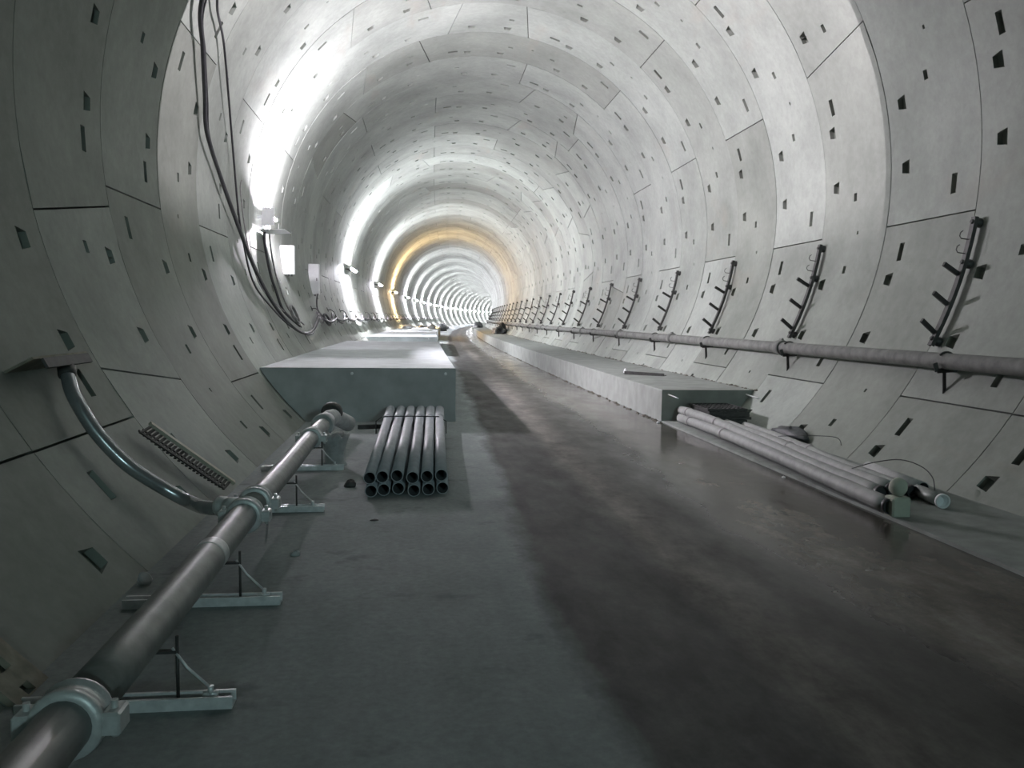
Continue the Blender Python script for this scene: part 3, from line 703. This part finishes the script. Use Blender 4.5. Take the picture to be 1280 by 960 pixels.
# flood lamp above an added light-cutting plate under the crown at the third ring joint, facing down the tunnel
fx, fz, fd = -0.3, 6.4, ringd(2) + .03
t = thing('flood_lamp', 'flood lamp above an added light-cutting plate hung from the crown at the third ring joint', 'lamp', (fx, fd, fz))
mb = MB(); mb.lathe((fx, fd, fz), (0, -1, 0), [(.005, .13), (.02, .135), (.06, .12), (.10, .09), (.16, .05)], 24); part(mb, 'reflector', M['darksteel'], t)
mb = MB(); mb.bar((fx - .20, fd + .20, fz - .156), (fx + .22, fd + .20, fz - .156), .50, .012); part(mb, 'shelf', M['darksteel'], t)  # added plate, keeps the flood light off the lower tunnel
mb = MB()
for sx, sd in ((-.18, 0), (.2, 0)): mb.tube([(fx + sx, fd + sd - .04, fz - .16), (fx + sx, fd + sd - .04, ZC + math.sqrt(R * R - (fx + sx) ** 2) + .02)], .008, 6)
part(mb, 'hanger_rod', M['darksteel'], t)
ld = bpy.data.lights.new('flood_light', 'SPOT'); ld.spot_size = math.radians(179); ld.spot_blend = 0.0; ld.shadow_soft_size = .02; ld.energy = FLOOD; ld.color = (1.0, 0.90, 0.98)
lo = bpy.data.objects.new('flood_light', ld); col.objects.link(lo); lo.location = W(fx, fd, fz); lo.rotation_euler = (PI / 2, 0, 0)

def box_thing(a, d, w, hgt, dep, lab, lean):
    t = thing('distribution_box', lab, 'electrical box', P(a, R, d), 'white boxes on the left wall')
    c = Vector(P(a, R - .12, d)); mb = MB(); x0 = c.x - w / 2; 
    mb.bevbox(c.x - w / 2, c.x + w / 2, d, d + dep, c.z - hgt / 2, c.z + hgt / 2, .012); part(mb, 'enclosure', M['white'], t)
    m2 = MB(); m2.bevbox(c.x - w / 2 + .02, c.x + w / 2 - .02, d - .012, d, c.z - hgt / 2 + .02, c.z + hgt / 2 - .02, .004); dr = part(m2, 'door', M['white'], t)
    m3 = MB(); m3.box(c.x + w / 2 - .07, c.x + w / 2 - .05, d - .03, d - .012, c.z - .05, c.z + .03); part(m3, 'latch', M['darksteel'], dr)
    m4 = MB(); 
    for k in (-.08, .03, .1): m4.tube([(c.x + k, d + .07, c.z - hgt / 2), (c.x + k, d + .07, c.z - hgt / 2 - .05)], .018, 8)
    part(m4, 'gland', M['darksteel'], t)
    m5 = MB(); m5.box(-wx(c.z) + -.02, c.x, d + .04, d + .10, c.z - .1, c.z + .1); part(m5, 'wall_fixing', M['darksteel'], t)
    return t, c
box_thing(-97.2, 19.8, .34, .66, .16, 'white box on the left wall just below the nearest lamp glow', 0)
box_thing(-100.2, 24.2, .30, .86, .16, 'taller white box on the left wall, farther than the first box', 0)

def cable(name, label, pts, r, mat='cable', k=8):
    mb = MB(); mb.tube(smooth([P(a, rr, d) for a, d, rr in pts], k), r, 8); return tag(mb.build(name, M[mat], None, P(pts[-1][0], pts[-1][2], pts[-1][1])), label, 'cable')
A = [(-47, 10.6, 4.45), (-55, 10.6, 4.68), (-64.9, 10.95, 4.70), (-69.9, 11.60, 4.7), (-75.7, 12.25, 4.7), (-80.7, 12.66, 4.7), (-86.4, 13.68, 4.7), (-95.3, 15.04, 4.7), (-104.1, 15.92, 4.7), (-111.6, 16.75, 4.7), (-117.4, 17.97, 4.7), (-118.6, 19.90, 4.7), (-113.5, 22.89, 4.7)]
cable('power_cable', 'thick black cable hanging down the left wall from the top of the picture', A, .030)
cable('power_cable', 'thin dark cable twisted along the thick black cable on the left wall', [(a - .5, d + .1, r - .02) for a, d, r in A[1:]], .013)
B = [(-50, 10.9, 4.5), (-56, 11.0, 4.68), (-62.5, 11.45, 4.72), (-66.5, 12.46, 4.72), (-78.8, 14.30, 4.72), (-90.2, 15.08, 4.72), (-96.7, 15.29, 4.72), (-105.3, 15.39, 4.72), (-110.5, 16.19, 4.72), (-116.5, 17.6, 4.71), (-119.3, 19.9, 4.71), (-114.5, 22.6, 4.71)]
cable('power_cable', 'thinner grey cable falling beside the thick black one on the left wall', B, .017)
cable('power_cable', 'loose grey cable dropping from the nearest lamp glow to the bundle', [(-84, 15.2, 4.70), (-86.6, 15.26, 4.72), (-96.3, 15.64, 4.72), (-103.2, 15.84, 4.72), (-107.6, 16.23, 4.72), (-111.3, 17.38, 4.72), (-116, 18.6, 4.7)], .012, 'cablegrey')
cable('power_cable', 'flat dark cable hanging under the nearest lamp into the coil', [(-84, 17.4, 4.66), (-90, 17.5, 4.68), (-94.3, 17.44, 4.72), (-102.1, 17.50, 4.72), (-107.1, 17.61, 4.72), (-111.3, 17.59, 4.72), (-113.5, 17.97, 4.72), (-116.5, 18.94, 4.72)], .028)
cable('power_cable', 'twin grey cable beside the flat dark one under the nearest lamp', [(-84, 17.8, 4.66), (-92, 17.9, 4.69), (-100, 18.0, 4.70), (-106, 18.1, 4.7), (-112, 18.3, 4.7), (-116.2, 19.5, 4.7)], .018, 'cablegrey')
cable('power_cable', 'pair of dark leads running down from the taller white box', [(-105.1, 24.3, 4.66), (-108, 23.8, 4.7), (-111, 23.4, 4.71), (-113.3, 23.81, 4.71), (-114.8, 24.5, 4.71)], .022)
mb = MB(); pts = []
for k in range(81):
    q = k / 80 * 2 * PI * 4; pts.append(P(-113.2 + 2.6 * math.cos(q), 4.70 - .012 * (k / 20), 18.6 + .33 * math.sin(q)))
mb.tube(pts, .013, 6); tag(mb.build('cable_coil', M['cablegrey'], None, P(-113, 4.7, 18.6)), 'loose coil of grey cable on the left wall above the cable bundle', 'cable coil')
mb = MB(); pts = []
for k in range(61):
    q = k / 60 * 2 * PI * 3; pts.append(P(-115 + 2.2 * math.cos(q), 4.69 - .012 * (k / 20), 24.2 + .5 * math.sin(q)))
mb.tube(pts, .02, 6); tag(mb.build('cable_coil', M['cable'], None, P(-115, 4.7, 24.2)), 'dark coil of cable below the taller white box', 'cable coil')
# service cables sagging from hook to hook down the left wall
for ci, (a0, sag, r, m, lab) in enumerate(((-112.2, 3.6, .028, 'cable', 'upper dark service cable sagging from hook to hook on the left wall'), (-112.9, 2.6, .022, 'cablegrey', 'middle grey service cable sagging along the left wall'), (-114.6, 1.2, .035, 'cable', 'lower thick service cable strung along the left wall'))):
    mb = MB(); pts = []; d = 22.9; hooks = [22.9 + k * RL * 2 for k in range(34)]
    for k in range(len(hooks) - 1):
        for j in range(6):
            u = j / 6; pts.append(P(a0 - sag * 4 * u * (1 - u) * (1 + .25 * math.sin(k * 2.3 + ci)), R - .09 - .03 * ci, hooks[k] + u * 2 * RL))
    mb.tube(pts, r, 6); tag(mb.build('service_cable', M[m], None, P(a0, R - .1, 22.9)), lab, 'cable')
def make_hook(d):
    t = thing('cable_hook', 'nearest small cable hook on the left wall, beside the coils', 'hook', P(-112, R, d), 'cable hooks along the left wall')
    mb = MB(); mb.tube([P(-110.5, R, d), P(-110.8, R - .1, d), P(-112, R - .16, d), P(-114, R - .17, d), P(-115.6, R - .16, d), P(-116.3, R - .12, d)], .014, 6); part(mb, 'hook_arm', M['darksteel'], t)
    mb = MB(); mb.hexa([P(-111.2, R, d - .03), P(-109.6, R, d - .03), P(-109.6, R, d + .03), P(-111.2, R, d + .03), P(-111.2, R - .015, d - .03), P(-109.6, R - .015, d - .03), P(-109.6, R - .015, d + .03), P(-111.2, R - .015, d + .03)]); part(mb, 'foot_plate', M['darksteel'], t)
    return t
k0 = make_hook(22.9)
for k in range(1, 20):
    w = ordn(k); copytree(k0, P(-112, R, 22.9 + k * RL * 2), 22.9, (w + ' cable hook from the camera along the left wall') if w else 'small cable hook far down the left wall, beyond the tenth')

# dim work lamp added behind the camera to brighten camera-facing surfaces
t = thing('fill_lamp', 'dim work lamp added unseen on the right wall far behind the camera', 'lamp', P(62, R, -20))
mb = MB(); mb.hexa([P(56, R, -20.3), P(68, R, -20.3), P(68, R, -20.1), P(56, R, -20.1), P(56, R - .3, -20.3), P(68, R - .3, -20.3), P(68, R - .3, -20.1), P(56, R - .3, -20.1)]); part(mb, 'housing', M['white'], t)
mb = MB(); mb.add([P(57, R - .03, -20.09), P(67, R - .03, -20.09), P(67, R - .28, -20.09), P(57, R - .28, -20.09)], [(0, 1, 2, 3)]); part(mb, 'lit_panel', M['fill'], t, 'glowing panel')

# ------------------------------------------------------------------ world, camera, view
w = bpy.data.worlds.new('World'); bpy.context.scene.world = w; w.use_nodes = True
w.node_tree.nodes['Background'].inputs[0].default_value = (0.62, 0.72, 0.80, 1); w.node_tree.nodes['Background'].inputs[1].default_value = 0.15
cam = bpy.data.cameras.new('camera'); co = bpy.data.objects.new('camera', cam); col.objects.link(co)
cam.sensor_width = 36; cam.lens = 36 * 1038.4 / 1280; cam.clip_end = 600; cam.clip_start = .05
yaw, pit, rol = 0.12174, -0.0788, 0.01124
def rt(v):
    x, y, z = v; c, s = math.cos(rol), math.sin(rol); x, z = c * x - s * z, s * x + c * z
    c, s = math.cos(pit), math.sin(pit); y, z = c * y - s * z, s * y + c * z
    c, s = math.cos(yaw), math.sin(yaw); x, y = c * x + s * y, -s * x + c * y
    return Vector((x, y, z))
r_, u_, f_ = rt((1, 0, 0)), rt((0, 0, 1)), rt((0, 1, 0))
mt = Matrix((r_, u_, -f_)).transposed().to_4x4(); mt.translation = W(-1.648, 0, 1.61); co.matrix_world = mt
sc = bpy.context.scene; sc.camera = co
sc.view_settings.view_transform = 'Standard'; sc.view_settings.look = 'None'; sc.view_settings.gamma = 1; sc.view_settings.use_curve_mapping = False
sc.view_settings.exposure = 0.0
sc.cycles.use_denoising = True; sc.cycles.max_bounces = 8; sc.cycles.diffuse_bounces = 6; sc.cycles.caustics_reflective = False; sc.cycles.caustics_refractive = False
for o in bpy.data.objects:
    if '_o' in o: del o['_o']
